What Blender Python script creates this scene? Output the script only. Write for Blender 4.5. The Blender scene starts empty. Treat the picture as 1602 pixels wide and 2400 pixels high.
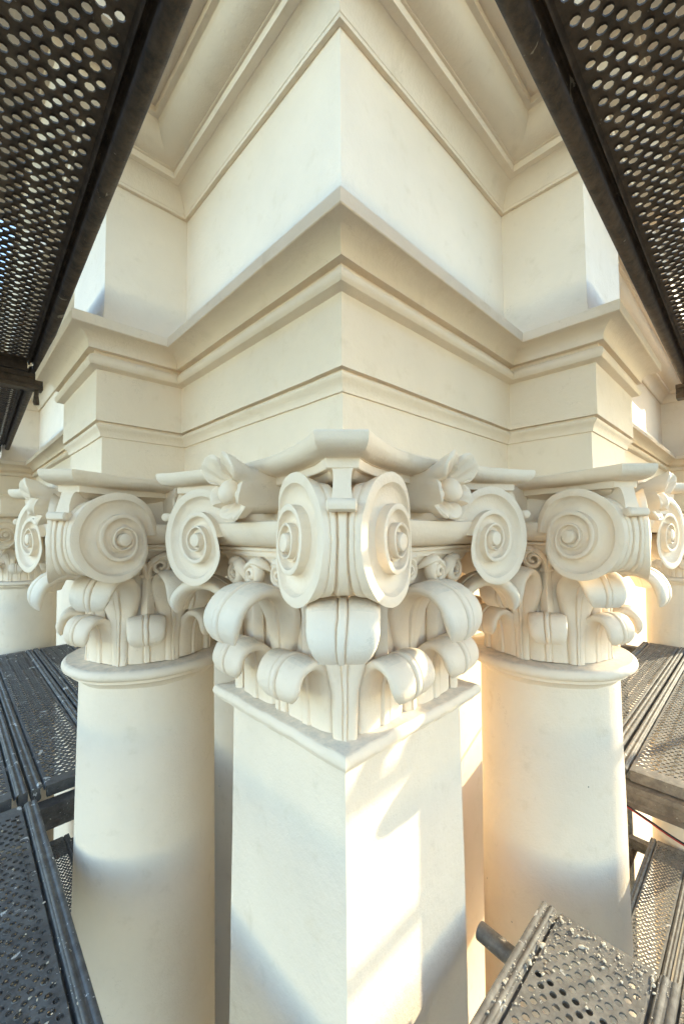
import bpy, bmesh, math, random
from mathutils import Vector, Matrix, noise
random.seed(7)
C = bpy.context.scene.collection
SC = bpy.context.scene
U = 0.92            # metres per drawing unit (camera to the pier's corner)
CZ = 6.4            # height of the camera above the ground, metres
R2 = math.sqrt(2.0)
rad = math.radians

# ------------------------------------------------------------------ camera
# plan axes: +X runs along the right-hand facade, +Y along the left-hand one, corner of the pier at (0, 0)
th, pitch, roll = -0.0154, 0.0443, -0.0071
camp = Vector((-0.69893 * U, -0.71520 * U, CZ))
cam = bpy.data.cameras.new('camera')
cam.sensor_fit = 'HORIZONTAL'
cam.sensor_width = 24.0
cam.lens = 24.0 * 957.59 / 1602.0
cam.clip_start = 0.02
cam.clip_end = 4000
camo = bpy.data.objects.new('camera', cam)
C.objects.link(camo)
SC.camera = camo
s_, c_ = math.sin(th), math.cos(th)
fwd_h = Vector(((s_ + c_) / R2, (c_ - s_) / R2, 0)).normalized()
right_h = Vector((fwd_h.y, -fwd_h.x, 0))
fwd = fwd_h * math.cos(pitch) + Vector((0, 0, math.sin(pitch)))
up = -fwd_h * math.sin(pitch) + Vector((0, 0, math.cos(pitch)))
cr, sr = math.cos(roll), math.sin(roll)
rgt = right_h * cr + up * sr
upv = -right_h * sr + up * cr
rot = Matrix((rgt, upv, -fwd)).transposed()
camo.matrix_world = Matrix.Translation(camp) @ rot.to_4x4()

# ------------------------------------------------------------------ sky, sun, exposure
SUN_EL, SUN_OUT = 13.5, 19.4          # elevation; degrees the sun stands out from the right-hand facade
sd = Vector((math.cos(rad(SUN_OUT)) * math.cos(rad(SUN_EL)), -math.sin(rad(SUN_OUT)) * math.cos(rad(SUN_EL)), math.sin(rad(SUN_EL))))
W = bpy.data.worlds.new('World')
SC.world = W
W.use_nodes = True
nt = W.node_tree
bg = nt.nodes['Background']
sky = nt.nodes.new('ShaderNodeTexSky')
sky.sky_type = 'NISHITA'
sky.sun_disc = False
sky.sun_elevation = rad(SUN_EL)
sky.sun_rotation = math.atan2(sd.x, sd.y)
sky.air_density = 1.0
sky.dust_density = 0.3
sky.ozone_density = 1.3
nt.links.new(sky.outputs[0], bg.inputs[0])
bg.inputs[1].default_value = 0.15
sl = bpy.data.lights.new('sun', 'SUN')
sl.energy = 2.0
sl.angle = rad(0.55)
sl.color = (1.0, 0.91, 0.66)
slo = bpy.data.objects.new('sun', sl)
C.objects.link(slo)
slo.rotation_euler = sd.to_track_quat('Z', 'Y').to_euler()
slo.location = (4, -6, 14)
SC.view_settings.view_transform = 'Standard'
SC.view_settings.look = 'None'
SC.view_settings.gamma = 1.0
SC.view_settings.use_curve_mapping = False
SC.view_settings.exposure = 2.5
SC.render.engine = 'CYCLES'
SC.cycles.use_denoising = True
SC.cycles.max_bounces = 8
SC.cycles.diffuse_bounces = 5
SC.cycles.adaptive_threshold = .03
SC.cycles.sample_clamp_indirect = 8

# ------------------------------------------------------------------ materials
def newmat(name):
    m = bpy.data.materials.new(name)
    m.use_nodes = True
    n = m.node_tree
    return m, n, n.nodes['Principled BSDF']

def nd(n, t, **k):
    o = n.nodes.new(t)
    for a, v in k.items():
        if hasattr(o, a):
            setattr(o, a, v)
        else:
            o.inputs[a.replace('_', ' ')].default_value = v
    return o

def noise_n(n, co, scale, detail=4, rough=.6):
    o = n.nodes.new('ShaderNodeTexNoise')
    o.inputs['Scale'].default_value = scale
    o.inputs['Detail'].default_value = detail
    o.inputs['Roughness'].default_value = rough
    n.links.new(co, o.inputs['Vector'])
    return o

def ramp(n, fac, a, b, ca=(0, 0, 0, 1), cb=(1, 1, 1, 1)):
    o = n.nodes.new('ShaderNodeValToRGB')
    o.color_ramp.elements[0].position = a
    o.color_ramp.elements[1].position = b
    o.color_ramp.elements[0].color = ca
    o.color_ramp.elements[1].color = cb
    n.links.new(fac, o.inputs[0])
    return o

def mixc(n, fac, a, b):
    o = n.nodes.new('ShaderNodeMix')
    o.data_type = 'RGBA'
    if isinstance(fac, float):
        o.inputs[0].default_value = fac
    else:
        n.links.new(fac, o.inputs[0])
    for s, v in ((6, a), (7, b)):
        if isinstance(v, tuple):
            o.inputs[s].default_value = v
        else:
            n.links.new(v, o.inputs[s])
    return o.outputs[2]

def math_n(n, op, a, b):
    o = n.nodes.new('ShaderNodeMath')
    o.operation = op
    for i, v in enumerate((a, b)):
        if isinstance(v, (int, float)):
            o.inputs[i].default_value = v
        else:
            n.links.new(v, o.inputs[i])
    return o.outputs[0]

def world_co(n):
    g = n.nodes.new('ShaderNodeNewGeometry')
    return g, g.outputs['Position']

def plaster(name, col, bump=.5, dusty=True):
    m, n, b = newmat(name)
    g, co = world_co(n)
    big = noise_n(n, co, 2.2, 5)
    mid = noise_n(n, co, 14, 5)
    fine = noise_n(n, co, 160, 3, .7)
    lump = noise_n(n, co, 38, 4, .65)
    c1 = tuple(x * .94 for x in col) + (1,)
    c2 = tuple(min(1, x * 1.03) for x in col) + (1,)
    base = mixc(n, ramp(n, big.outputs[0], .35, .65).outputs[0], c1, c2)
    base = mixc(n, ramp(n, mid.outputs[0], .58, .80).outputs[0], base, (col[0] * .88, col[1] * .86, col[2] * .81, 1))
    # faint scuffs and hairline cracks in a few places
    wv = n.nodes.new('ShaderNodeTexVoronoi')
    wv.feature = 'DISTANCE_TO_EDGE'
    wv.inputs['Scale'].default_value = 3.1
    ds = n.nodes.new('ShaderNodeVectorMath')
    ds.operation = 'MULTIPLY_ADD'
    dn2 = noise_n(n, co, 9, 5, .65)
    n.links.new(dn2.outputs[1], ds.inputs[0])
    ds.inputs[1].default_value = (.22, .22, .22)
    n.links.new(co, ds.inputs[2])
    n.links.new(ds.outputs[0], wv.inputs['Vector'])
    crk = math_n(n, 'LESS_THAN', wv.outputs['Distance'], .0028)
    gt = math_n(n, 'GREATER_THAN', noise_n(n, co, 2.6, 2).outputs[0], .62)
    base = mixc(n, math_n(n, 'MULTIPLY', math_n(n, 'MULTIPLY', crk, gt), .22), base, (col[0] * .55, col[1] * .50, col[2] * .42, 1))
    sc_ = noise_n(n, co, 7, 6, .75)
    sc_.inputs['Distortion'].default_value = 1.6
    base = mixc(n, math_n(n, 'MULTIPLY', ramp(n, sc_.outputs[0], .66, .74).outputs[0], .35), base, (col[0] * .80, col[1] * .77, col[2] * .72, 1))
    # dust lying on upward faces, broken up by noise
    if dusty:
        sx = n.nodes.new('ShaderNodeSeparateXYZ')
        n.links.new(g.outputs['True Normal'], sx.inputs[0])
        upf = ramp(n, sx.outputs[2], .72, .97)
        dn = noise_n(n, co, 30, 6, .7)
        dm = math_n(n, 'MULTIPLY', upf.outputs[0], ramp(n, dn.outputs[0], .33, .62).outputs[0])
        base = mixc(n, math_n(n, 'MULTIPLY', dm, .6), base, (.50, .455, .375, 1))
    # rare chips and pinholes
    vo = n.nodes.new('ShaderNodeTexVoronoi')
    vo.inputs['Scale'].default_value = 16
    n.links.new(co, vo.inputs['Vector'])
    chip = math_n(n, 'LESS_THAN', vo.outputs['Distance'], .055)
    gate = math_n(n, 'GREATER_THAN', noise_n(n, co, 5, 2).outputs[0], .66)
    chipm = math_n(n, 'MULTIPLY', chip, gate)
    base = mixc(n, chipm, base, (.30, .25, .18, 1))
    n.links.new(base, b.inputs['Base Color'])
    b.inputs['Roughness'].default_value = .62
    b.inputs['Specular IOR Level'].default_value = .3
    hgt = math_n(n, 'ADD', math_n(n, 'MULTIPLY', fine.outputs[0], .35), lump.outputs[0])
    hgt = math_n(n, 'SUBTRACT', hgt, math_n(n, 'MULTIPLY', chipm, 1.2))
    bp = n.nodes.new('ShaderNodeBump')
    bp.inputs['Strength'].default_value = bump
    bp.inputs['Distance'].default_value = .004
    n.links.new(hgt, bp.inputs['Height'])
    n.links.new(bp.outputs[0], b.inputs['Normal'])
    return m

def steel(name, ca, cb, spl, rust=.4, metal=.35, rough=.5, splc=(.55, .52, .46)):
    m, n, b = newmat(name)
    g, co = world_co(n)
    a = noise_n(n, co, 22, 6, .7)
    f = noise_n(n, co, 120, 4, .7)
    base = mixc(n, ramp(n, a.outputs[0], .38, .66).outputs[0], ca + (1,), cb + (1,))
    base = mixc(n, math_n(n, 'MULTIPLY', ramp(n, f.outputs[0], .5, .72).outputs[0], rust), base, (.16, .095, .05, 1))
    s = noise_n(n, co, 17, 5, .62)
    s.inputs['Distortion'].default_value = .8
    spm = ramp(n, s.outputs[0], spl, spl + .025)
    s2 = noise_n(n, co, 95, 3, .6)
    spm2 = ramp(n, s2.outputs[0], spl + .06, spl + .08)
    sp = math_n(n, 'MAXIMUM', spm.outputs[0], spm2.outputs[0])
    base = mixc(n, sp, base, splc + (1,))
    n.links.new(base, b.inputs['Base Color'])
    b.inputs['Metallic'].default_value = metal
    n.links.new(math_n(n, 'ADD', rough - .12, math_n(n, 'MULTIPLY', f.outputs[0], .3)), b.inputs['Roughness'])
    bp = n.nodes.new('ShaderNodeBump')
    bp.inputs['Strength'].default_value = .22
    bp.inputs['Distance'].default_value = .002
    n.links.new(math_n(n, 'ADD', f.outputs[0], sp), bp.inputs['Height'])
    n.links.new(bp.outputs[0], b.inputs['Normal'])
    return m

def plain(name, col, rough=.7, var=.2, scale=20):
    m, n, b = newmat(name)
    g, co = world_co(n)
    a = noise_n(n, co, scale, 5)
    n.links.new(mixc(n, a.outputs[0], tuple(x * (1 - var) for x in col) + (1,), tuple(x * (1 + var) for x in col) + (1,)), b.inputs['Base Color'])
    b.inputs['Roughness'].default_value = rough
    return m

CREAM = (.838, .703, .543)
M = {}
M['cream'] = plaster('cream_paint', CREAM)
M['cream_wall'] = plaster('cream_wall_paint', CREAM, .22, False)
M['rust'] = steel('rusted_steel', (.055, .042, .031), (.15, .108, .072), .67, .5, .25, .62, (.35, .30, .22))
M['zinc'] = steel('galvanised_steel', (.075, .070, .067), (.15, .142, .133), .635, .35, .2, .55, (.58, .56, .52))
M['dusty'] = steel('dusty_steel', (.13, .112, .09), (.25, .218, .172), .665, .25, .08, .75)
M['tube'] = steel('tube_steel', (.14, .13, .115), (.27, .25, .215), .66, .3, .4, .45, (.6, .52, .4))
M['mortar'] = plain('mortar', (.60, .51, .38), .9, .3, 60)
M['ground'] = plain('ground_sand', (.11, .095, .07), .9, .2, 3)
M['paving'] = plain('paving_stone', (.15, .13, .10), .85, .15, 4)
M['sheet'] = plain('white_shade_sheet', (.75, .75, .74), .6, .05, 3)
M['tan_shade'] = plain('tan_shade_sheet', (.40, .34, .25), .8, .1, 5)
M['red'] = plain('red_cable_sheath', (.42, .02, .02), .5, .1)
M['black'] = plain('black_cable_sheath', (.012, .012, .012), .5, .1)

# ------------------------------------------------------------------ mesh helpers (drawing units in, metres out)
def mesh(name, v, f, mat, ang=38, jitter=0.0, jf=9.0, seed=0.0):
    v = [Vector(p) * U for p in v]
    if jitter:
        o = Vector((seed, seed * 1.7, seed * .3))
        v = [p + noise.noise_vector(p * jf + o) * jitter + noise.noise_vector(p * jf * 3.1 + o) * jitter * .4 for p in v]
    me = bpy.data.meshes.new(name)
    me.from_pydata(v, [], f)
    bm = bmesh.new()
    bm.from_mesh(me)
    bmesh.ops.remove_doubles(bm, verts=bm.verts, dist=1e-5)
    bmesh.ops.recalc_face_normals(bm, faces=bm.faces)
    bm.to_mesh(me)
    bm.free()
    me.materials.append(mat)
    me.polygons.foreach_set('use_smooth', [True] * len(me.polygons))
    if ang:
        me.set_sharp_from_angle(angle=rad(ang))
    return me

def ob(name, me, parent=None, loc=(0, 0, 0), rz=0.0):
    o = bpy.data.objects.new(name, me)
    C.objects.link(o)
    o.parent = parent
    l = Vector(loc) * U
    if parent is None:
        l.z += CZ
    o.location = l
    o.rotation_euler = (0, 0, rz)
    return o

def tag(o, label=None, cat=None, group=None, kind=None):
    for k, v in (('label', label), ('category', cat), ('group', group), ('kind', kind)):
        if v:
            o[k] = v
    return o

def grid_faces(nu, nv, off=0, closeu=False):
    f = []
    for i in range(nu if closeu else nu - 1):
        for j in range(nv - 1):
            a = off + i * nv + j
            b = off + ((i + 1) % nu) * nv + j
            f.append((a, b, b + 1, a + 1))
    return f

def lathe(profile, seg=64):
    v, f = [], []
    n = len(profile)
    for i in range(seg):
        a = 2 * math.pi * i / seg
        for r, z in profile:
            v.append((r * math.cos(a), r * math.sin(a), z))
    return v, grid_faces(seg, n, 0, True)

def boxv(x0, x1, y0, y1, z0, z1):
    v = [(x, y, z) for x in (x0, x1) for y in (y0, y1) for z in (z0, z1)]
    f = [(0, 1, 3, 2), (4, 6, 7, 5), (0, 4, 5, 1), (2, 3, 7, 6), (0, 2, 6, 4), (1, 5, 7, 3)]
    return v, f

def join(*parts):
    V, F = [], []
    for v, f in parts:
        o = len(V)
        V += list(v)
        F += [tuple(i + o for i in q) for q in f]
    return V, F

def square_loft(rings):
    """rings: list of (half, z[, centre]) -> closed square loft with subdivided sides"""
    n = 12
    v, f = [], []
    for h, z in rings:
        for k in range(4):
            for i in range(n):
                t = -1 + 2 * i / n
                x, y = h, h * t
                for _ in range(k):
                    x, y = -y, x
                v.append((x, y, z))
    m = 4 * n
    for i in range(len(rings) - 1):
        for j in range(m):
            f.append((i * m + j, i * m + (j + 1) % m, (i + 1) * m + (j + 1) % m, (i + 1) * m + j))
    return v, f

def interp(tab, x):
    for (a, va), (b, vb) in zip(tab, tab[1:]):
        if x <= b:
            t = (x - a) / (b - a)
            return va + (vb - va) * t
    return tab[-1][1]

def smooth_path(pts, n):
    """Catmull-Rom through pts, n samples evenly in arc length"""
    P = [Vector(p) for p in pts]
    P = [P[0] * 2 - P[1]] + P + [P[-1] * 2 - P[-2]]
    d = []
    for i in range(1, len(P) - 2):
        for k in range(16):
            t = k / 16
            a, b, c, e = P[i - 1], P[i], P[i + 1], P[i + 2]
            d.append(.5 * ((2 * b) + (c - a) * t + (2 * a - 5 * b + 4 * c - e) * t * t + (3 * b - a - 3 * c + e) * t ** 3))
    d.append(P[-2])
    L = [0]
    for a, b in zip(d, d[1:]):
        L.append(L[-1] + (b - a).length)
    out = []
    k = 0
    for i in range(n):
        s = L[-1] * i / (n - 1)
        while k < len(L) - 2 and L[k + 1] < s:
            k += 1
        t = (s - L[k]) / max(1e-9, L[k + 1] - L[k])
        out.append(d[k].lerp(d[k + 1], min(1, max(0, t))))
    return out

def sweep_tube(path, radii, seg=8, flat=1.0, cap=True):
    v, f = [], []
    n = len(path)
    P = [Vector(p) for p in path]
    prev = None
    for i in range(n):
        t = (P[min(i + 1, n - 1)] - P[max(i - 1, 0)]).normalized()
        if prev is None:
            a = Vector((1, 0, 0)) if abs(t.x) < .9 else Vector((0, 1, 0))
            nx = (a - t * a.dot(t)).normalized()
        else:
            nx = (prev - t * prev.dot(t)).normalized()
        prev = nx
        ny = t.cross(nx)
        r = radii[i] if isinstance(radii, (list, tuple)) else radii
        for k in range(seg):
            an = 2 * math.pi * k / seg
            v.append(P[i] + nx * (math.cos(an) * r * flat) + ny * (math.sin(an) * r))
    for i in range(n - 1):
        for k in range(seg):
            f.append((i * seg + k, i * seg + (k + 1) % seg, (i + 1) * seg + (k + 1) % seg, (i + 1) * seg + k))
    if cap:
        f.append(tuple(range(seg))[::-1])
        f.append(tuple((n - 1) * seg + k for k in range(seg)))
    return v, f

# ------------------------------------------------------------------ the ground
g_v, g_f = boxv(-1500, 1500, -1500, 1500, -.3, 0)
gm = mesh('ground', g_v, g_f, M['ground'], 0)
go = ob('ground', gm)
go.location.z = 0
tag(go, kind='structure')
pv_v, pv_f = join(boxv(-4.2, 30, -4.2, .44, 0, .13), boxv(-4.2, .44, .45, 30, 0, .13))
po = ob('pavement', mesh('pavement', pv_v, pv_f, M['paving'], 30))
po.location.z = .002
tag(po, kind='structure')

# ------------------------------------------------------------------ entablature of the corner building
ZG = -CZ / U                     # ground in drawing units
Q1, Q2, ST = .932, 1.438, .303   # break-forward over a column: from, to, projection
BAY = 3.76
COLP, COLQ = -.035, 1.185
FAR = 10.5
def plan(e):
    """outline of the facade offset outwards by e, from the far left round the corner to the far right"""
    br = [(Q1, Q2), (Q1 + BAY, Q2 + BAY), (Q1 + 2 * BAY, Q2 + 2 * BAY)]
    L = [(-e, FAR)]
    for a, b in reversed(br):
        L += [(-e, b + e), (-ST - e, b + e), (-ST - e, a - e), (-e, a - e)]
    L.append((-e, -e))
    Rr = [(y, x) for x, y in reversed(L[:-1])]
    return L + Rr

def sweep_plan(prof, step=.045, near=2.3):
    base = plan(0)
    # parameters along each leg, fine near the camera
    legs = []
    for a, b in zip(base, base[1:]):
        d = math.dist(a, b)
        m = math.dist(((a[0] + b[0]) / 2, (a[1] + b[1]) / 2), (0, 0))
        legs.append(max(1, int(d / (step if m < near else .4))))
    v = []
    cols = 0
    for j, (e, z) in enumerate(prof):
        P = plan(e)
        row = []
        for (a, b), n in zip(zip(P, P[1:]), legs):
            for i in range(n):
                t = i / n
                row.append((a[0] + (b[0] - a[0]) * t, a[1] + (b[1] - a[1]) * t, z))
        row.append((P[-1][0], P[-1][1], z))
        cols = len(row)
        v += row
    f = []
    for j in range(len(prof) - 1):
        for i in range(cols - 1):
            a = j * cols + i
            f.append((a, a + 1, a + 1 + cols, a + cols))
    return v, f

bld = tag(ob('corner_building', None, None, (0, 0, ZG)),
          'cream painted corner building with moulded entablature breaking forward over each column', 'building')
BZ = (0, 0, -ZG)

arch = [(-.02, .189), (0, .189)]
arch += [(0, .342), (.0065, .3425), (.0075, .349), (.0095, .357), (.014, .365), (.0195, .371), (.0235, .3765), (.0245, .381), (.022, .3848), (.011, .3855), (.011, .3945), (.0265, .395)]
arch += [(.0265, .480), (.0265, .577), (.031, .5785)]
for k in range(1, 10):
    a = rad(-62 + k * 15.5)
    arch.append((.034 + .0245 * math.cos(a), .6015 + .0235 * math.sin(a)))
arch += [(.037, .6265), (.037, .6375), (.0590, .638), (.0592, .643)]
for k in range(1, 11):
    a = rad(9 * k)
    arch.append((.0592 + .0600 * (1 - math.cos(a)), .643 + .0465 * math.sin(a)))
arch += [(.1215, .692), (.122, .7240), (.118, .7265), (.0, .740), (-.05, .740)]
frz = [(.040, .733), (.024, .742), (.012, .758), (.004, .782), (0, .815), (0, .95), (0, 1.10), (0, 1.20), (0, 1.305)]
crn = [(-.01, 1.303), (.0145, 1.303), (.0165, 1.312)]
for k in range(0, 9):
    t = k / 8
    crn.append((.0185 + .0485 * (t ** 1.35), 1.313 + .065 * (1 - (1 - t) ** 1.5)))
crn += [(.068, 1.380), (.093, 1.3795), (.0955, 1.402), (.103, 1.4035)]
for k in range(0, 10):
    a = rad(10 * k)
    crn.append((.104 + .083 * math.sin(a), 1.480 - .074 * math.cos(a)))
crn += [(.190, 1.482), (.203, 1.483), (.204, 1.505), (.232, 1.508), (.36, 1.511), (.362, 1.60), (.366, 1.61)]
for k in range(1, 8):
    t = k / 7
    crn.append((.366 + .085 * t, 1.61 + .09 * (t - .18 * math.sin(2 * math.pi * t))))
crn += [(.455, 1.702), (.455, 1.74), (.10, 1.78), (-.05, 1.78)]
# soffit of the architrave as a polygon reaching back to the wall
def plan_fill(z, e=0.0, back=.47):
    P = plan(e)
    v = [(x, y, z) for x, y in P] + [(FAR, back, z), (back, back, z), (back, FAR, z)]
    return v, [tuple(range(len(v)))]
for nm, pr, j in (('architrave', arch, .0016), ('frieze', frz, .0012), ('cornice', crn, .0016)):
    v, f = sweep_plan(pr)
    if nm == 'architrave':
        v, f = join((v, f), plan_fill(.190))
    if nm == 'cornice':
        v, f = join((v, f), plan_fill(1.775, -.02, 6.0))
    ob(nm, mesh(nm, v, f, M['cream'], 32, j, 3.2), bld, BZ)
# wall behind the colonnade and under the entablature
wv, wf = join(boxv(.45, FAR, .45, .62, ZG, 1.77), boxv(.45, .62, .621, FAR, ZG, 1.769),
              boxv(FAR - .3, FAR + .0, -.0, .449, .19, 1.768), boxv(-.0, .449, FAR - .3, FAR + .0, .19, 1.768))
ob('wall', mesh('wall', wv, wf, M['cream_wall'], 30), bld, BZ)
# base course of the wall
for a in ((.40, FAR, .40, .449, ZG, ZG + 1.0), (.40, .449, .45, FAR, ZG, ZG + 1.0)):
    ob('plinth_course', mesh('plinth_course', *boxv(*a), M['cream_wall'], 30), bld, BZ)

# ------------------------------------------------------------------ capitals
ZB = -.508          # top of the astragal, capital meshes start here

def leaf_mesh(name, path, width, thick, seed, pillow=.016, ribw=.13, tipdroop=.3):
    """a water leaf: grows up the bell, curls over outwards. x outwards, y across, z up"""
    n = 34
    P = smooth_path([(a, 0, b) for a, b in path], n)
    hs = [0, .045, .075, .095, .112, .13, .148, .168, .20, .26, .36, .48, .60, .72, .82, .90, .955, 1.0]
    S = [-a for a in reversed(hs[1:])] + hs
    ns = len(S)
    v, f = [], []
    for i, p in enumerate(P):
        t = i / (n - 1)
        tg = (P[min(i + 1, n - 1)] - P[max(i - 1, 0)]).normalized()
        na = Vector((tg.z, 0, -tg.x))            # towards the underside of the curl
        w = interp(width, t) * .5
        e = max(0, (t - .86) / .14)
        tipw = 1 - .34 * e ** 2.6
        tipt = math.sqrt(max(.04, 1 - e ** 2.2 * .96))
        curl = min(1, max(0, (t - .45) / .25))
        ring = []
        for s in S:                               # convex (back) side
            edge = math.sqrt(max(0, 1 - abs(s) ** 3.2))
            b = pillow * curl * (edge - .25) * tipt
            d = abs(abs(s) - ribw)
            b -= .0070 * curl * math.exp(-(d / .034) ** 2) * tipt
            if abs(s) < ribw:
                b += .003 * curl
            ring.append(p - na * b + Vector((0, s * w * tipw, 0)))
        for s in reversed(S):                     # front / underside
            edge = .38 + .62 * math.sqrt(max(0, 1 - abs(s) ** 4))
            b = thick * edge * tipt
            r = .0042 * (1 if abs(s) < .10 else math.exp(-((abs(s) - .10) / .03) ** 2)) - .0034 * math.exp(-((abs(s) - .165) / .03) ** 2)
            b += r * (1 - .6 * curl)
            ring.append(p + na * b + Vector((0, s * w * tipw * .985, 0)))
        v += ring
    m = 2 * ns
    f = []
    for i in range(n - 1):
        for j in range(m):
            f.append((i * m + j, i * m + (j + 1) % m, (i + 1) * m + (j + 1) % m, (i + 1) * m + j))
    f.append(tuple((n - 1) * m + j for j in range(m)))
    f.append(tuple(range(m))[::-1])
    return mesh(name, v, f, M['cream'], 50, .0030, 14, seed)

lower_path = [(0, 0), (0, .05), (.001, .09), (.006, .125), (.022, .160), (.054, .183), (.090, .179), (.116, .156), (.124, .122), (.115, .090)]
upper_path = [(0, 0), (0, .08), (0, .15), (.003, .225), (.016, .290), (.050, .338), (.105, .356), (.160, .344), (.196, .308), (.206, .262), (.195, .224)]
corner_path = [(0, 0), (0, .08), (.002, .16), (.010, .235), (.036, .297), (.080, .337), (.130, .349), (.175, .339), (.207, .308), (.217, .272), (.208, .244)]
LOWER = {k: leaf_mesh('lower_leaf', lower_path, [(0, w), (.45, w), (.75, w * .94), (1, w * .90)], .026, sd_) for k, w, sd_ in (('square', .180, 3.), ('round', .142, 5.))}
UPPER = {k: leaf_mesh('upper_leaf', upper_path, [(0, .055), (.18, .060), (.34, .115), (.47, .168), (1, .168)], .026, sd_, .019) for k, sd_ in (('square', 8.), ('round', 9.))}
CORNER = {k: leaf_mesh('corner_leaf', corner_path, [(0, .058), (.20, .066), (.36, .115), (.50, .158), (.75, .160), (1, .136)], .028, sd_, .019) for k, sd_ in (('square', 12.), ('round', 13.))}

UN = 5.25e-4
R_TAB = [(0, 264), (45, 284), (90, 300), (135, 312), (180, 315), (225, 298), (270, 270), (315, 218), (360, 156), (405, 158), (450, 166),
         (495, 164), (540, 156), (585, 150), (630, 140), (675, 114), (720, 86), (765, 82), (810, 84), (855, 82), (900, 78), (945, 75), (990, 70), (1035, 58), (1080, 46), (1500, 42)]
def r_sp(T):
    # cosine-smoothed table
    return sum(interp(R_TAB, max(0, T + d)) for d in (-14, -7, 0, 7, 14)) / 5 * UN
TURN = rad(31)
EYE = Vector((.445, .116, .518))
AI = Vector((-math.cos(TURN), math.sin(TURN), 0))
NI = Vector((math.sin(TURN), math.cos(TURN), 0))

def volute_mesh(name, seed):
    v, f = [], []
    # spiral ribbon of one disc
    phis = [0, .03, .10, .20, .32, .36, .42, .47, .52, .64, .78, .90, .965, 1.0]
    def lev(turn):
        return interp([(0, 0), (1, .011), (2, .017), (3, .019), (5, .019)], turn)
    NT = 56
    TS = 6
    turns = 3
    def hgt(T, ph):
        turn = T / 360
        h = lev(turn)
        if ph <= .32:
            return h + .0018 * math.sin(ph / .32 * math.pi)
        hn = lev(turn + 1)
        if ph <= .42:
            return h - .012 * ((ph - .32) / .10)
        t = (ph - .42) / .58
        dish = h - .012 - .010 * math.sin(t * math.pi * .9)
        return dish + (hn - h) * .25 * t
    def pt(T, ph, sgn):
        r0, r1 = r_sp(T), r_sp(T + 360)
        r = r0 + (r1 - r0) * ph
        h = hgt(T, ph)
        a = rad(T)
        u = r * math.cos(a)
        bend = 1.6 * max(0, u - .025) ** 2
        p = EYE + AI * u + Vector((0, 0, r * math.sin(a))) + NI * (h - bend)
        return Vector((p.x, p.y * sgn, p.z))
    n = NT * turns + 1
    for sgn in (1, -1):
        off = len(v)
        for i in range(n):
            T = TS + 360 * i / NT
            for ph in phis:
                v.append(pt(T, ph, sgn))
        m = len(phis)
        f += grid_faces(n, m, off)
        # wall from a channel up to the next turn's band
        for i in range(n - NT - 1):
            a = off + i * m + m - 1
            b = off + (i + NT) * m
            f.append((a, a + m, b + m, b))
        # eye: a boss closing the centre
        T0 = 360 * (turns - 0)
        ring0 = len(v)
        prof = [(46, .006), (43, .012), (42, .018), (37, .0225), (24, .0245), (0, .025)]
        for r, h in prof:
            for k in range(24):
                a = 2 * math.pi * k / 24
                p = EYE + AI * (r * UN * math.cos(a)) + Vector((0, 0, r * UN * math.sin(a))) + NI * h
                v.append(Vector((p.x, p.y * sgn, p.z)))
        for i in range(len(prof) - 1):
            for k in range(24):
                a = ring0 + i * 24 + k
                b = ring0 + i * 24 + (k + 1) % 24
                f.append((a, b, b + 24, a + 24))
        # floor under the last channel
        fl = len(v)
        for r in (84, 0.5):
            for k in range(24):
                a = 2 * math.pi * k / 24
                p = EYE + AI * (r * UN * math.cos(a)) + Vector((0, 0, r * UN * math.sin(a))) + NI * .004
                v.append(Vector((p.x, p.y * sgn, p.z)))
        for k in range(24):
            f.append((fl + k, fl + (k + 1) % 24, fl + 24 + (k + 1) % 24, fl + 24 + k))
    # the rim between the two discs, with a bead down its middle
    off = len(v)
    ks = [1, .90, .76, .68, .62, .56, .46, .37, .31, .27, .23, .17, .08, 0]
    ks = ks + [-k for k in reversed(ks[:-1])]
    for i in range(NT + 1):
        T = TS + 360 * i / NT
        a = rad(T)
        L = pt(T, 0, 1)
        yl = L.y
        for k in ks:
            y = yl * k
            ay = abs(y)
            g = max(0, yl - .045) * .62 * (1 - abs(k) ** 2.2)
            fl = min(1, .05 / max(.02, yl))
            bead = .0110 * (math.exp(-((abs(k) - .27) / .06) ** 2)) + .004 * math.exp(-((abs(k) - .62) / .05) ** 2)
            g += bead * (0.5 + .5 * fl)
            d = AI * math.cos(a) + Vector((0, 0, math.sin(a)))
            p = Vector((L.x, y, L.z)) - Vector((d.x, 0, d.z)) * g
            v.append(p)
    f += grid_faces(NT + 1, len(ks), off)
    # close the inner end of the scroll
    o = len(v)
    for sgn in (1, -1):
        v.append(pt(TS, 0, sgn)); v.append(pt(TS, 1, sgn))
    f.append((o, o + 1, o + 3, o + 2))
    # peg across the spine
    pv_, pf_ = sweep_tube([(.594, y, .5925) for y in (-.030, -.026, 0, .026, .030)], [.008, .0135, .0135, .0135, .008], 10)
    b = boxv(.53, .594, -.026, .026, .582, .603)
    (v, f) = join((v, f), (pv_, pf_), b)
    # tongue between the abacus and the spine
    br = []
    for z, x, w in ((.675, .545, .025), (.665, .553, .0195), (.65, .560, .0175), (.63, .567, .0180), (.605, .574, .021)):
        br += [(x - .10, -w, z), (x, -w, z), (x, w, z), (x - .10, w, z)]
    bf = []
    for i in range(4):
        for k in range(4):
            bf.append((i * 4 + k, i * 4 + (k + 1) % 4, (i + 1) * 4 + (k + 1) % 4, (i + 1) * 4 + k))
    v, f = join((v, f), (br, bf))
    return mesh(name, v, f, M['cream'], 36, .0018, 16, seed)

VOL = volute_mesh('volute', 21.)

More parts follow.
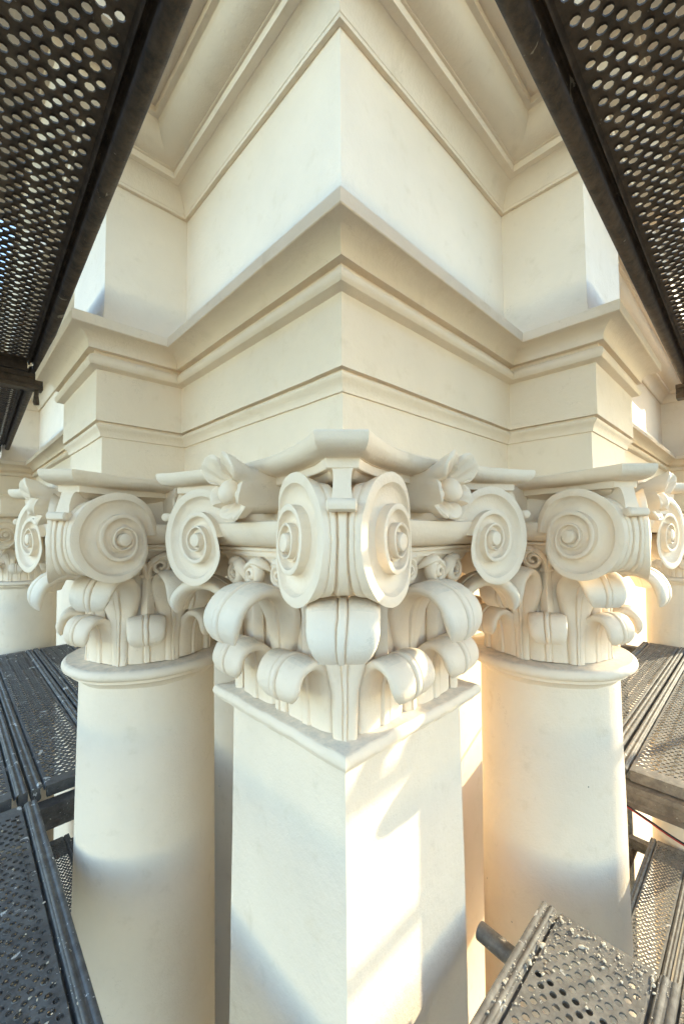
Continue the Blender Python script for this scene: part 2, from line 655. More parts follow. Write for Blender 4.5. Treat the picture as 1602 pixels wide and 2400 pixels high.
def abacus_mesh(seed):
    def outline(d, z):
        rc, hc, mid = .616 - d * 1.05, .052 - d * .30, .372 - d
        out = []
        ex, ey = (rc + hc) / R2, (rc - hc) / R2
        N = 18
        for k in range(4):
            for i in range(N + 1):
                t = -1 + 2 * i / N
                x, y = mid + (ex - mid) * t * t, ey * t
                for _ in range(k):
                    x, y = -y, x
                out.append((x, y, z))
        return out
    lv = [(.03, .735), (.004, .734), (0, .729), (.001, .722)]
    for k in range(1, 9):
        a = rad(11.25 * k)
        lv.append((.001 + .050 * (1 - math.cos(a)), .722 - .030 * math.sin(a)))
    lv += [(.056, .691), (.056, .690), (.060, .6895), (.0605, .671), (.063, .669), (.082, .668), (.10, .655), (.12, .650)]
    v = []
    for d, z in lv:
        v += outline(d, z)
    m = len(outline(0, 0))
    f = []
    for i in range(len(lv) - 1):
        for j in range(m):
            f.append((i * m + j, i * m + (j + 1) % m, (i + 1) * m + (j + 1) % m, (i + 1) * m + j))
    f.append(tuple(range(m)))
    f.append(tuple((len(lv) - 1) * m + j for j in range(m))[::-1])
    return mesh('abacus', v, f, M['cream'], 34, .0022, 12, seed)
ABA = abacus_mesh(31.)

def fleuron_mesh(seed):
    """flower on the middle of an abacus side: a lobed trumpet round a bud; x outwards"""
    N = 80
    cz = .652
    lobes = [(38, .104, .062, .456), (-38, .104, .062, .456), (106, .080, .046, .430), (-106, .080, .046, .430), (152, .086, .040, .414), (-152, .086, .040, .414)]
    def lip(a):
        best = None
        for la, r, w, x in lobes:
            d = abs((a - la + 180) % 360 - 180) / 36.0
            k = max(0, 1 - d ** 2.6)
            rr = .060 + (r - .060) * k ** .6
            if best is None or rr > best[0]:
                best = (rr, x - .022 * min(1, d) ** 2, d, la)
        return best
    # stations: (fraction of the lip radius, x position blend, kind)
    v, f = [], []
    rows = []
    for k in range(N):
        a = 360 * k / N
        R_, X_, d, la = lip(a)
        ra = rad(a)
        dirv = (-math.sin(ra), math.cos(ra))
        sq = (abs(dirv[0]) ** 4 + abs(dirv[1]) ** 4) ** -.25
        ribs = .0035 * math.cos(d * 3 * math.pi) if d < 1 else 0
        st = [(.275, .060 * sq), (.345, .062 * sq), (.378, .064 * (.7 * sq + .3)), (X_ - .035, R_ * .80 + .008), (X_ - .012, R_ * .95), (X_ - .001, R_),
              (X_ + .0035, R_ - .005), (X_ + .001 + ribs * .5, R_ - .013), (X_ - .012 + ribs, R_ * .72), (X_ - .028 + ribs, R_ * .50), (.385, .022), (.380, .0)]
        for x, r in st:
            v.append((x, dirv[0] * r, cz + dirv[1] * r * (1.0 if dirv[1] > 0 else 1.0)))
    m = 12
    f = grid_faces(N, m, 0, True)
    bv = []
    for i in range(13):
        a = math.pi * i / 12
        for k in range(18):
            b = 2 * math.pi * k / 18
            r = .030 * math.sin(a)
            bv.append((.412 + .032 * math.cos(a), r * math.cos(b), cz - .004 + r * 1.15 * math.sin(b) - .006 * math.cos(a)))
    bf = [(i * 18 + k, i * 18 + (k + 1) % 18, (i + 1) * 18 + (k + 1) % 18, (i + 1) * 18 + k) for i in range(12) for k in range(18)]
    v, f = join((v, f), (bv, bf))
    return mesh('fleuron', v, f, M['cream'], 48, .0022, 20, seed)
FLE = fleuron_mesh(41.)

def helix_mesh(seed):
    """stalk with a knop and two small scrolls; x outwards, base at z .25 on the bell face"""
    parts = []
    def fx(z):
        return interp([(0, 0), (.33, .002), (.40, .016), (.43, .030), (.47, .052)], z)
    sv = []
    rows = ((.20, .021, .020), (.32, .018, .020), (.36, .0155, .020), (.385, .016, .021))
    for z, w, d in rows:
        for k in range(16):
            a = 2 * math.pi * k / 16
            fl = 1 + .14 * math.cos(4 * a)
            sv.append((d * math.cos(a) * fl + .004 + fx(z), w * math.sin(a) * fl, z))
    parts.append((sv, [(i * 16 + k, i * 16 + (k + 1) % 16, (i + 1) * 16 + (k + 1) % 16, (i + 1) * 16 + k) for i in range(3) for k in range(16)]))
    kv, kf = lathe([(.008, .372), (.024, .376), (.029, .384), (.024, .392), (.016, .396)], 16)
    parts.append(([(x * .85 + .016, y, z) for x, y, z in kv], kf))
    for sg in (1, -1):
        pts = [(fx(.385) + .008, sg * .004, .385), (fx(.41) + .012, sg * .006, .408), (fx(.43) + .014, sg * .012, .430), (fx(.45) + .016, sg * .027, .449)]
        cy, cz = .047, .424
        for k in range(0, 15):
            a = rad(95 - 42 * k)
            r = .0325 * (1 - k / 15.5) + .003
            z = cz + r * math.sin(a)
            pts.append((fx(.45) + .012 + .012 * k / 14, sg * (cy + r * math.cos(a)), z))
        path = smooth_path(pts, 72)
        rr = [.0135 if i < 10 else .0135 - .0075 * (i - 10) / 62 for i in range(72)]
        parts.append(sweep_tube(path, rr, 8, 1.6))
        # little leaf running out from the top of the scroll
        tail = smooth_path([(fx(.45) + .006, sg * .030, .452), (fx(.46) + .006, sg * .062, .462), (fx(.45) + .004, sg * .088, .452), (fx(.43) + .002, sg * .104, .436)], 10)
        parts.append(sweep_tube(tail, [.011, .014, .016, .017, .016, .015, .013, .010, .007, .003], 8, 1.3))
    v, f = join(*parts)
    return mesh('helix', v, f, M['cream'], 45, .0015, 24, seed)
HEL = helix_mesh(51.)

def bell_mesh(kind):
    if kind == 'square':
        v, f = square_loft([(.0, -0.0200), (.245, 0), (.245, 0.1800), (.247, 0.2930), (.258, 0.3830), (.283, 0.4250), (.284, 0.4310), (.294, 0.4320), (.296, 0.4400), (.292, 0.4470), (.304, 0.4490), (.306, 0.4560), (.300, 0.4600), (.290, 0.4610), (.290, 0.6230), (.0, 0.6230)])
    else:
        v, f = lathe([(0, 0), (.225, 0), (.225, 0.1800), (.230, 0.2930), (.246, 0.3830), (.276, 0.4250), (.277, 0.4310), (.288, 0.4320), (.290, 0.4400), (.286, 0.4470), (.300, 0.4490), (.302, 0.4560), (.296, 0.4600), (.29, 0.4610), (.29, 0.6230), (0, 0.6230)], 72)
    return mesh('bell', v, f, M['cream'], 40, .0014, 10, 61.)
def echinus_mesh(kind):
    pr = [(.285, .571), (.362, .571), (.369, .567)]
    for k in range(1, 10):
        a = rad(10 * k)
        pr.append((.302 + .067 * math.cos(a), .567 - .069 * math.sin(a)))
    pr.append((.285, .4975))
    v, f = square_loft(pr) if kind == 'square' else lathe(pr, 72)
    return mesh('echinus', v, f, M['cream'], 40, .0016, 9, 63.)
BELL = {k: bell_mesh(k) for k in ('square', 'round')}
ECH = {k: echinus_mesh(k) for k in ('square', 'round')}

UPD = -.037         # the upper half of a capital is drawn from a base this much lower
def wob(o, k=1.0):
    o.rotation_euler = (random.gauss(0, .010) * k, random.gauss(0, .012) * k, o.rotation_euler[2] + random.gauss(0, .018) * k)
    a = 1 + random.gauss(0, .018) * k
    o.scale = (a, 1 + random.gauss(0, .022) * k, 1 + random.gauss(0, .010) * k)
    return o
def build_capital(parent, kind, z):
    cap = ob('capital', BELL[kind], parent, (0, 0, z))
    ob('echinus', ECH[kind], cap, (0, 0, UPD))
    ob('abacus', ABA, cap, (0, 0, UPD))
    for k in range(4):
        rz = k * math.pi / 2
        a = rz + math.pi / 4
        dv = 0 if kind == 'square' else .004
        ob('volute', VOL, cap, (dv * math.cos(a), dv * math.sin(a), UPD), a)
        wob(ob('fleuron', FLE, cap, (0, 0, UPD), rz), .5)
        c, s = math.cos(rz), math.sin(rz)
        if kind == 'square':
            for y in (-.121, .121):
                wob(ob('lower_leaf', LOWER[kind], cap, (c * .243 - s * y, s * .243 + c * y, 0), rz))
                wob(ob('helix', HEL, cap, (c * .250 - s * y, s * .250 + c * y, UPD), rz))
            wob(ob('upper_leaf', UPPER[kind], cap, (c * .243, s * .243, 0), rz))
            a = rz + math.pi / 4
            wob(ob('corner_leaf', CORNER[kind], cap, (math.cos(a) * .335, math.sin(a) * .335, 0), a))
        else:
            for d in (-22.5, 22.5):
                a = rz + rad(d)
                wob(ob('lower_leaf', LOWER[kind], cap, (math.cos(a) * .217, math.sin(a) * .217, 0), a))
                wob(ob('helix', HEL, cap, (math.cos(a) * .232, math.sin(a) * .232, UPD), a))
            wob(ob('upper_leaf', UPPER[kind], cap, (c * .222, s * .222, 0), rz))
            a = rz + math.pi / 4
            wob(ob('corner_leaf', CORNER[kind], cap, (math.cos(a) * .230, math.sin(a) * .230, 0), a))
    return cap

# ------------------------------------------------------------------ columns
def col_r(z):           # z below the astragal, drawing units (negative)
    return .266 + .0088 * min(-z, 4.5)
shaft_pr = []
for i in range(40):
    z = -.078 - (abs(ZG) + ZB - .078 - .62) * i / 39
    shaft_pr.append((col_r(z), z))
SHAFT = mesh('shaft', *lathe(shaft_pr, 96), M['cream'], 40, .0012, 3, 71.)
ast = [(.20, -.002), (.300, -.002), (.312, -.004)]
for k in range(0, 11):
    a = rad(80 - 16 * k)
    ast.append((.306 + .021 * math.cos(a), -.0225 + .0205 * math.sin(a)))
ast += [(.300, -.045), (.3005, -.056), (.296, -.058), (.284, -.063), (.274, -.072), (.266, -.086)]
AST = mesh('astragal', *lathe(ast, 96), M['cream'], 36, .0016, 9, 73.)
zb = ZG - ZB
bs = [(.33, zb + .63), (.345, zb + .60), (.365, zb + .58), (.375, zb + .55), (.365, zb + .52), (.345, zb + .50), (.34, zb + .44), (.36, zb + .40), (.40, zb + .38), (.42, zb + .33), (.40, zb + .28), (.38, zb + .27), (.38, zb + .26)]
BASE = mesh('base', *join(lathe(bs, 64), boxv(-.44, .44, -.44, .44, zb + .01, zb + .26)), M['cream'], 36)

def column(p, q, label, rz=0.0):
    r = tag(ob('column', None, None, (p, q, ZG)), label, 'column', 'round columns along the two facades')
    r.rotation_euler.z = rz
    top = ZB - ZG
    ob('shaft', SHAFT, r, (0, 0, top))
    ob('astragal', AST, r, (0, 0, top))
    ob('base', BASE, r, (0, 0, top))
    build_capital(r, 'round', top)
    return r
column(COLP, COLQ, 'round cream column with scrolled leaf capital left of the square pier, nearest on that side')
column(COLQ, COLP, 'round cream column with scrolled leaf capital right of the square pier, nearest on that side', math.pi / 2)
column(COLP, COLQ + BAY, 'far round column in blue shade at the left edge, beyond the dark planks')
column(COLQ + BAY, COLP, 'far round column in warm light at the right edge, beyond the sunlit planks', math.pi / 2)

# ------------------------------------------------------------------ corner pier
PW = .2625
pier = tag(ob('corner_pier', None, None, (PW, PW, ZG)), 'square cream corner pier with large scrolled leaf capital, in the centre', 'pier')
top = ZB - ZG
pr = []
for i in range(30):
    z = -.064 - (abs(ZG) + ZB - .064 - .5) * i / 29
    pr.append((PW - .001 + .0075 * min(-z, 4.5), z))
def dense_square(rings, n=40):
    v, f = [], []
    for h, z in rings:
        for k in range(4):
            for i in range(n):
                t = -1 + 2 * i / n
                x, y = h, h * t
                for _ in range(k):
                    x, y = -y, x
                v.append((x, y, z))
    m = 4 * n
    for i in range(len(rings) - 1):
        for j in range(m):
            f.append((i * m + j, i * m + (j + 1) % m, (i + 1) * m + (j + 1) % m, (i + 1) * m + j))
    return v, f
fine = []
for a, b in zip(pr, pr[1:]):
    for k in range(4):
        t = k / 4
        fine.append((a[0] + (b[0] - a[0]) * t, a[1] + (b[1] - a[1]) * t))
fine.append(pr[-1])
ob('shaft', mesh('pier_shaft', *dense_square(fine), M['cream'], 40, .0013, 5, 81.), pier, (0, 0, top))
rg = [(.15, -.000), (.302, -.001), (.3065, -.004), (.3115, -.011), (.3130, -.019), (.3115, -.027), (.306, -.033), (.296, -.0345), (.2945, -.043), (.2925, -.047), (.284, -.050), (.275, -.057), (.2655, -.070)]
ob('astragal', mesh('pier_astragal', *dense_square(rg, 30), M['cream'], 36, .0030, 20, 83.), pier, (0, 0, top))
build_capital(pier, 'square', top)
bq = [(.31, zb + .63), (.345, zb + .56), (.345, zb + .50), (.33, zb + .44), (.39, zb + .38), (.39, zb + .28), (.40, zb + .26), (.40, zb + .005)]
ob('base', mesh('pier_base', *square_loft(bq), M['cream'], 36), pier, (0, 0, top))

# ------------------------------------------------------------------ scaffold
LV = 2.0                       # lift height
DECK = -1.20                    # deck the photographer stands on
PWD = .348                      # plank width
def plank_meshes(length, mat, px=.0245, py=.0304, hole=.0092, collars=True):
    """one steel plank: x along, y across (0..-PWD), top at z 0"""
    L = length
    v, f = [], []
    m0 = .053                    # plain margin by the rails
    ny = int((PWD - 2 * m0) / py + .001)
    y0 = -(PWD - (ny + .5) * py) / 2
    nx = int((L - .13) / px)
    x0 = (L - nx * px) / 2
    def sq(k):
        a = k * math.pi / 4
        c, s = math.cos(a), math.sin(a)
        m = max(abs(c), abs(s))
        return c / m * px / 2, s / m * py / 2
    SQ = [sq(k) for k in range(8)]
    HO = [(math.cos(k * math.pi / 4) * hole, math.sin(k * math.pi / 4) * hole) for k in range(8)]
    ye = y0 - (ny + .5) * py
    for i in range(nx):
        cx = x0 + (i + .5) * px
        sh = .5 * py if i % 2 else 0
        for j in range(ny):
            cy = y0 - sh - (j + .5) * py
            up_ = collars and (j * 2 + i % 2) % 4 == 1
            o = len(v)
            v += [(cx + a, cy + b, 0) for a, b in SQ]
            v += [(cx + a * (1.12 if up_ else 1), cy + b * (1.12 if up_ else 1), 0) for a, b in HO]
            v += [(cx + a * (1.0 if up_ else .97), cy + b * (1.0 if up_ else .97), .0022 if up_ else -.0045) for a, b in HO]
            for k in range(8):
                k2 = (k + 1) % 8
                f.append((o + k, o + k2, o + 8 + k2, o + 8 + k))
                f.append((o + 8 + k, o + 8 + k2, o + 16 + k2, o + 16 + k))
        for a, b in ((y0, y0 - sh), (y0 - sh - ny * py, ye)):
            if a - b > 1e-6:
                o = len(v)
                v += [(cx - px / 2, b, 0), (cx + px / 2, b, 0), (cx + px / 2, a, 0), (cx - px / 2, a, 0)]
                f.append((o, o + 1, o + 2, o + 3))
    for a, b in ((0, x0), (x0 + nx * px, L)):
        o = len(v)
        v += [(a, ye, 0), (b, ye, 0), (b, y0, 0), (a, y0, 0)]
        f.append((o, o + 1, o + 2, o + 3))
    def strip(prof, xa=0.0, xb=None, n=14):
        xb = L if xb is None else xb
        vv = []
        for i in range(n + 1):
            for y, z in prof:
                vv.append((xa + (xb - xa) * i / n, y, z))
        return vv, grid_faces(n + 1, len(prof))
    def fold(sg):
        pts = [(-.0575, 0), (-.055, -.004), (-.053, -.013), (-.050, -.015), (-.047, -.012), (-.045, -.002), (-.042, .001), (-.038, .001)]
        pts = [(y0, 0) if sg > 0 else (ye, 0)] + [(y if sg > 0 else -PWD - y, z) for y, z in pts]
        return pts
    pl = join((v, f), strip(fold(1)), strip(fold(-1)))
    plate = mesh('deck_plate', *pl, mat, 45)
    def railp(s):
        # closed profile of a side rail
        pts = [(-.038, .001), (-.036, .004), (-.032, .0055), (-.027, .004), (-.024, .001), (-.018, .001), (-.015, .004), (-.009, .0055), (-.003, .0035), (0, -.003),
               (0, -.046), (-.003, -.053), (-.010, -.057), (-.019, -.059), (-.028, -.057), (-.034, -.053), (-.038, -.046), (-.038, -.036), (-.034, -.032), (-.034, -.006), (-.038, .001)]
        return [(y if s > 0 else -PWD - y, z) for y, z in pts]
    rails = []
    for s in (1, -1):
        vv, ff = strip(railp(s))
        k = len(railp(s))
        ff = ff + [tuple(range(k - 1)), tuple(14 * k + i for i in range(k - 1))]
        rails.append(mesh('side_rail', vv, ff, mat, 40))
    caps = []
    for xa, xb in ((0, .022), (L - .022, L)):
        caps.append(mesh('end_cap', *boxv(xa, xb, -PWD + .0595, -.0595, -.052, -.0015), mat, 30))
    return plate, rails, caps
PK = {}
def plank(x, y, z, ang, length, mat, label, cat='plank', group='perforated steel scaffold planks'):
    key = (length, mat)
    if key not in PK:
        PK[key] = plank_meshes(length, M[mat], collars=length > 2.2)
    plate, rails, caps = PK[key]
    r = tag(ob('scaffold_plank', None, None, (x, y, z), ang), label, cat, group)
    ob('deck_plate', plate, r)
    for m in rails:
        ob('side_rail', m, r)
    for m in caps:
        ob('end_cap', m, r)
    return r
LB = 2.85
H = math.pi / 2
# plank frame: x along, inner edge at local y = 0, body on the -y side.  Right facade planks lie along +X,
# left facade planks along +Y with the inner edge towards the wall (mirrored by walking the other way).
def plank_left(p_in, q0, z, length, mat, label, skew=0.0):
    # along +Y: local x -> +Y needs rz=+90deg, local -y -> +X; so turn it round: start from the far end
    return plank(p_in, q0 + length, z, -H + skew, length, mat, label)
def plank_right(q_in, p0, z, length, mat, label, skew=0.0):
    return plank(p0, q_in, z, skew, length, mat, label)
UPZ = .85
# --- deck underfoot, left side
LN = 3.0
plank_left(-.373, 1.60 - LN, DECK, LN, 'zinc', 'paint-splashed grey perforated plank at the lower left, edge running past the left column', -rad(.84))
plank_left(-.373 - .362, 1.60 - LN, DECK, LN, 'zinc', 'outer plank of the deck underfoot on the left', -rad(.84))
plank_left(-.034, 1.69, DECK, LB, 'zinc', 'dark plank behind the left column, middle of the far left deck')
plank_left(.326, 1.69, DECK, LB, 'zinc', 'dark plank next to the wall in the far left deck')
plank_left(-.394, 1.69, DECK, LB, 'zinc', 'dark plank cut by the left picture edge in the far left deck')
# --- deck underfoot, right side
plank_right(-.172, .71 - 1.05, DECK, 1.05, 'dusty', 'short plank end strewn with mortar crumbs in front of the right column')
plank_right(-.534, .71 - 1.05, DECK, 2.10, 'dusty', 'dirty plank in the bottom right corner beside the mortar-strewn one')
plank_right(.219, 1.77, DECK, LB, 'dusty', 'sunlit plank next to the wall in the far right deck')
plank_right(-.148, 1.77, DECK, LB, 'dusty', 'sunlit plank cut by the right picture edge in the far right deck')
plank_right(-.510, 1.77, DECK, LB, 'dusty', 'outer plank of the far right deck')
# --- one lift lower
for pi_, q0, ln, lab in ((-.034, 1.69, LB, 'dark plank one lift down, seen in the gap left of the left column'), (.326, 1.69, LB, 'plank by the wall one lift down on the left'),
                         (-.394, 1.69, LB, 'outer plank one lift down in the far left deck'), (-.373, 1.60 - LN, LN, 'plank one lift down below the paint-splashed one'),
                         (-.735, 1.60 - LN, LN, 'outer plank one lift down on the left')):
    plank_left(pi_, q0, DECK - LV, ln, 'zinc', lab)
for q_, p0, ln, lab in ((.219, 1.77, LB, 'sunlit plank by the wall one lift down, right of the right column'), (-.148, 1.77, LB, 'middle plank one lift down on the right, sunlit'),
                        (-.510, 1.77, LB, 'outer plank one lift down on the right'), (-.172, -1.10, LB, 'plank one lift down below the mortar-strewn one'),
                        (-.534, -1.10, LB, 'outer plank one lift down below the mortar-strewn one')):
    plank_right(q_, p0, DECK - LV, ln, 'dusty', lab)
# --- deck overhead
def up_left(off, q1, lab):
    a = rad(2.26)
    x = -.350 - off * math.cos(a) + (q1 - 1.985) * math.tan(a)
    return plank(x, q1, UPZ + .058, -H - a, LB if q1 > 2.5 else 3.02, 'rust', lab)
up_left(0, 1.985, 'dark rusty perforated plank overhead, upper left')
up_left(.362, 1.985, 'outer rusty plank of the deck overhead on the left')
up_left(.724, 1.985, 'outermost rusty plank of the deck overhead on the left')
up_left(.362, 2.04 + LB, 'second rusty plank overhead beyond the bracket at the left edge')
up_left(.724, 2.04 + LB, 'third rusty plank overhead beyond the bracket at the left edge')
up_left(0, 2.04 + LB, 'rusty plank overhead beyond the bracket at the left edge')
def up_right(off, p0, ln, lab):
    a = rad(.87)
    return plank(p0 + math.sin(a) * off, -.4414 + (p0 + .092) * math.tan(a) - off, UPZ + .058, a, ln, 'rust', lab)
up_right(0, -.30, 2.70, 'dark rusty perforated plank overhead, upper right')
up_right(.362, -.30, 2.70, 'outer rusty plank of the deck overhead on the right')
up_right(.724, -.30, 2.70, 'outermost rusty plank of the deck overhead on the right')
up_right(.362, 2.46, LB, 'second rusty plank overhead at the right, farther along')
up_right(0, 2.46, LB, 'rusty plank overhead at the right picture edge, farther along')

# --- transoms, ledgers, uprights
def beam(name, p0, p1, q0, q1, z0, z1, mat, label, cat, group):
    v, f = boxv(p0, p1, q0, q1, z0, z1)
    # two pressed grooves along the faces: narrower waist between two flanges
    h = z1 - z0
    if (p1 - p0) > (q1 - q0):
        pr = [(q0, z0), (q1, z0), (q1, z0 + .24 * h), (q1 - .008, z0 + .30 * h), (q1 - .008, z0 + .68 * h), (q1, z0 + .74 * h), (q1, z1), (q0, z1), (q0, z0 + .74 * h), (q0 + .008, z0 + .68 * h), (q0 + .008, z0 + .30 * h), (q0, z0 + .24 * h)]
        a = [(p0, y, z) for y, z in pr]
        b = [(p1, y, z) for y, z in pr]
    else:
        pr = [(p0, z0), (p1, z0), (p1, z0 + .24 * h), (p1 - .008, z0 + .30 * h), (p1 - .008, z0 + .68 * h), (p1, z0 + .74 * h), (p1, z1), (p0, z1), (p0, z0 + .74 * h), (p0 + .008, z0 + .68 * h), (p0 + .008, z0 + .30 * h), (p0, z0 + .24 * h)]
        a = [(x, q0, z) for x, z in pr]
        b = [(x, q1, z) for x, z in pr]
    n = len(pr)
    fc = [(i, (i + 1) % n, n + (i + 1) % n, n + i) for i in range(n)] + [tuple(range(n)), tuple(range(n, 2 * n))]
    o = ob(name, mesh(name, a + b, fc, M[mat], 30))
    return tag(o, label, cat, group)
TR = 'transoms carrying the planks'
for z, w in ((DECK, ''), (DECK - LV, ' one lift down')):
    beam('transom', -1.12, .40, 1.615, 1.690, z - .165, z - .062, 'zinc', 'grey steel transom under the far left deck\'s near end' + w, 'beam', TR)
    beam('transom', 1.735, 1.808, -1.12, .40, z - .165, z - .062, 'dusty', 'dusty steel transom under the far right deck\'s near end' + w, 'beam', TR)
    beam('transom', -1.12, .40, 4.47, 4.545, z - .165, z - .062, 'zinc', 'transom at the far end of the left deck' + w, 'beam', TR)
    beam('transom', 4.555, 4.63, -1.12, .40, z - .165, z - .062, 'dusty', 'transom at the far end of the right deck' + w, 'beam', TR)
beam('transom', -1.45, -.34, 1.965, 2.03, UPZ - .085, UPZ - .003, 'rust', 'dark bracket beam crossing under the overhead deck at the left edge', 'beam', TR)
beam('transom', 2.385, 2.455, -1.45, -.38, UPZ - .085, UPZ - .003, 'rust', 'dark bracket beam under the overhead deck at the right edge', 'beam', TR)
tag(ob('locking_pin', mesh('locking_pin', *sweep_tube([(-.365, 1.985, UPZ - .085), (-.367, 1.983, UPZ - .115), (-.366, 1.985, UPZ - .15), (-.364, 1.986, UPZ - .165)], [.010, .011, .015, .013], 10), M['rust'], 45)),
    'small rusty pin hanging from the bracket at the left edge', 'pin')

TRAD = .0242 / U
def tube(name, a, b, label, cat='tube', group=None, mat='tube', r=TRAD, hollow=True):
    A, B = Vector(a), Vector(b)
    d = (B - A).normalized()
    v, f = sweep_tube([A + d * .002, A, A.lerp(B, .5), B, B - d * .002] if False else [A, A.lerp(B, .25), A.lerp(B, .5), A.lerp(B, .75), B], r, 20, 1.0, False)
    vi, fi = sweep_tube([A, B], r * .84, 20, 1.0, False)
    o = len(v)
    v, f = join((v, f), (vi, fi))
    n = 20
    for k in range(n):
        f.append((k, (k + 1) % n, o + (k + 1) % n, o + k))
        f.append((4 * n + k, 4 * n + (k + 1) % n, o + n + (k + 1) % n, o + n + k))
    ro = ob(name, mesh(name, v, f, M[mat], 45))
    return tag(ro, label, cat, group)
def coupler(c, label):
    r = tag(ob('coupler', None, None, c), label, 'coupler', 'scaffold tube couplers')
    ob('clamp_body', mesh('clamp_body', *join(lathe([(.028, -.035), (.040, -.035), (.042, -.02), (.042, .02), (.040, .035), (.028, .035)], 16)), M['rust'], 40), r)
    ob('bolt', mesh('bolt', *sweep_tube([(.03, .03, .0), (.075, .03, .0)], .009, 8), M['rust'], 40), r)
    ob('bolt', mesh('bolt', *sweep_tube([(-.03, .03, .01), (-.03, .085, .01)], .009, 8), M['rust'], 40), r)
    ob('wedge', mesh('wedge', *boxv(.034, .052, -.02, .02, -.05, .055), M['rust'], 30), r)
    return r
# tube end sticking out from under the mortar-strewn plank
tube('transom_tube', (.564, -.035, DECK - .060 - TRAD), (.476, -1.12, DECK - .059 - TRAD), 'short galvanised tube end poking out under the mortar-strewn plank')
tube('transom_tube', (-.24, -.05, DECK - .059 - TRAD), (-.24, -1.12, DECK - .059 - TRAD), 'tube under the near end of the mortar-strewn plank')
tube('transom_tube', (-.36, .1, DECK - .059 - TRAD), (-1.10, .1, DECK - .059 - TRAD), 'tube under the paint-splashed plank')
ST_ = 'scaffold uprights'
zt = 3.2
for p, q, lab in ((1.77, -1.15, 'scaffold upright outside the far right deck, near end'), (4.60, -1.15, 'scaffold upright outside the far right deck, far end'),
                  (-1.15, 1.65, 'scaffold upright outside the far left deck, near end'), (-1.15, 4.51, 'scaffold upright outside the far left deck, far end'),
                  (-1.15, -1.20, 'scaffold upright behind the photographer at the corner'), (.50, -1.15, 'scaffold upright outside the mortar-strewn plank')):
    tube('upright', (p, q, ZG), (p, q, zt), lab, 'upright', ST_)
tube('upright', (4.66, .405, ZG), (4.66, .405, DECK + .12), 'grey upright by the wall at the far end of the sunlit right deck', 'upright', ST_)
tube('upright', (.405, 4.58, ZG), (.405, 4.58, DECK + .12), 'upright by the wall at the far end of the left deck', 'upright', ST_)
tube('upright', (1.77, .4235, ZG), (1.77, .4235, DECK - .17), 'upright behind the right column by the wall', 'upright', ST_)
tube('upright', (.4235, 1.65, ZG), (.4235, 1.65, DECK - .17), 'upright behind the left column by the wall', 'upright', ST_)
LD = 'rails and ledgers along the right scaffold'
for z, lab in ((.205, 'upper rail along the right scaffold'), (-.205, 'guard rail along the right scaffold'), (-.75, 'knee rail along the right scaffold')):
    tube('guard_rail', (-1.4, -1.15 - 2 * TRAD, z), (5.5, -1.15 - 2 * TRAD, z), lab, 'rail', LD)
for z, lab in ((-.205, 'guard rail along the left scaffold'), (-.75, 'knee rail along the left scaffold')):
    tube('guard_rail', (-1.15 - 2 * TRAD, -1.4, z), (-1.15 - 2 * TRAD, 5.5, z), lab, 'rail', 'rails along the left scaffold')
tube('ledger', (1.2, .36, DECK - LV - .19), (4.7, .36, DECK - LV - .19), 'dark ledger tube low between the right column and the sunlit lower planks', 'tube', None, 'rust')
coupler((3.75, .36, DECK - LV - .19), 'dark tube coupler right of the right column, low in the gap')
coupler((4.66, .405, DECK + .03), 'dark coupler on the upright at the far end of the sunlit right deck')

# --- cables under the far right deck
def cable(name, pts, r, mat, label):
    tag(ob(name, mesh(name, *sweep_tube(smooth_path(pts, 50), r, 8), M[mat], 60)), label, 'cable')
CQ = ((-.193, -1.329), (-.294, -1.364), (-.418, -1.404))
for dz, dx, mt, lb in ((0, 0, 'red', 'thin red cable slung under the far right deck'), (.009, -.004, 'black', 'thin black cable running along the red one')):
    cable('cable', [(1.68 + dx, .40, -1.10 + dz), (1.68 + dx, .10, -1.225 + dz), (1.68 + dx, CQ[0][0], CQ[0][1] + dz), (1.68 + dx, CQ[1][0], CQ[1][1] + dz), (1.68 + dx, CQ[2][0], CQ[2][1] + dz), (1.68 + dx, -.70, -1.46 + dz), (1.70, -1.13, -1.52 + dz)], .0038, mt, lb)

# --- mortar crumbs on the short plank
def crumbs(name, n, spots, label):
    V, F = [], []
    ico = bmesh.new()
    bmesh.ops.create_icosphere(ico, subdivisions=1, radius=1)
    iv = [v.co.copy() for v in ico.verts]
    iff = [tuple(x.index for x in f.verts) for f in ico.faces]
    ico.free()
    for i in range(n):
        x, y, s = spots()
        o = len(V)
        sc = Vector((s * random.uniform(.7, 1.5), s * random.uniform(.6, 1.1), s * random.uniform(.3, .6)))
        rz = Matrix.Rotation(random.uniform(0, 6.3), 3, 'Z')
        se = Vector((i * 1.3, i * .7, i * .31))
        for p in iv:
            q = Vector((p.x * sc.x, p.y * sc.y, p.z * sc.z)) * (1 + .55 * noise.noise(p * 2.3 + se))
            q = rz @ q
            V.append((x + q.x, y + q.y, DECK + .001 + sc.z * .45 + q.z))
        F += [tuple(a + o for a in t) for t in iff]
    tag(ob(name, mesh(name, V, F, M['mortar'], 2)), label, 'mortar', None, 'stuff')
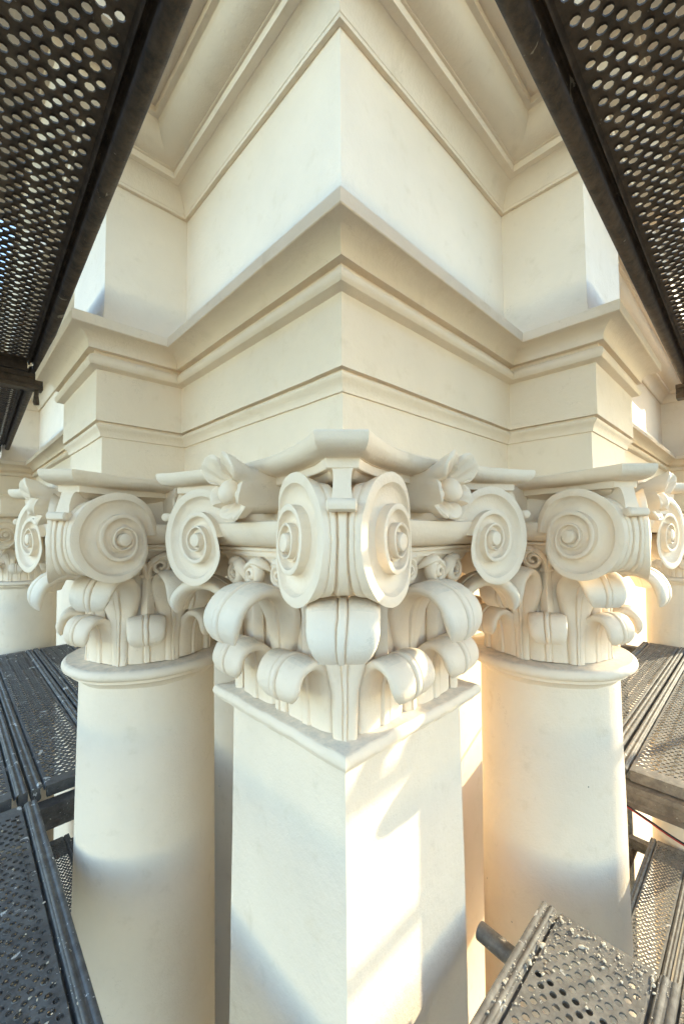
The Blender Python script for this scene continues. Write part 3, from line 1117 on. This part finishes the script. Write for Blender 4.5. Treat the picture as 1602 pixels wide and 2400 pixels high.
def spots1():
    w = random.random()
    if w < .42:
        x, y = .71 - abs(random.gauss(0, .05)) - .006, random.uniform(-.51, -.18)
    elif w < .8:
        x, y = random.uniform(.33, .69), -.185 - abs(random.gauss(0, .05))
    else:
        x, y = random.uniform(.1, .70), random.uniform(-.51, -.19)
    s = random.choice((.001, .0012, .0015, .002, .002, .0025, .003, .004, .0075 if random.random() < .25 else .002))
    return max(-.3, min(.702, x)), max(-.515, min(-.177, y)), s
crumbs('mortar_crumbs', 480, spots1, 'pale mortar crumbs scattered over the short plank end')
def spots2():
    return random.uniform(.3, 1.5), random.uniform(-.87, -.55), random.choice((.0015, .002, .003, .004, .007))
crumbs('mortar_crumbs', 260, spots2, 'pale mortar crumbs on the plank in the bottom right corner')
def spots3():
    return random.uniform(-.72, -.41), random.uniform(.2, 1.5), random.choice((.001, .0013, .0016, .002, .0035))
crumbs('mortar_crumbs', 150, spots3, 'small paint and plaster flakes on the lower left plank')

# --- unseen sheets added outside the scaffold to block sun and sky light
def shade_sheet(a0, a1, z0, z1, off, side, mat, label):
    nx_, nz_ = 40, 16
    sv = []
    for i in range(nx_ + 1):
        for j in range(nz_ + 1):
            x = a0 + (a1 - a0) * i / nx_
            z = z0 + (z1 - z0) * j / nz_
            o = off + .02 * math.sin(x * 5 + z) + .012 * math.sin(z * 9 + x * 2)
            sv.append((x, o, z) if side == 'right' else (o, x, z))
    sf = grid_faces(nx_ + 1, nz_ + 1)
    k = 1 if side == 'right' else 0
    back = [tuple(c - (.004 if i == k else 0) for i, c in enumerate(p)) for p in sv]
    return tag(ob('shade_sheet', mesh('shade_sheet', *join((sv, sf), (back, sf)), M[mat], 60)), label, 'shade_sheet', 'added shade sheets outside the scaffold')
shade_sheet(2.35, 5.10, .78, 2.73, -1.26, 'right', 'sheet', 'white shade sheet added out of view outside the upper right scaffold')  # added out of view to keep direct sun off the right entablature
shade_sheet(-1.2, 4.9, DECK - .95, DECK - .06, -1.26, 'right', 'tan_shade', 'tan shade sheet added out of view below the deck on the right')  # added out of view to darken the shafts below deck level
shade_sheet(1.0, 4.9, -5.6, DECK - .06, -1.26, 'left', 'tan_shade', 'tan shade sheet added out of view below the deck on the left')  # likewise added, cuts low sky light on the left shafts
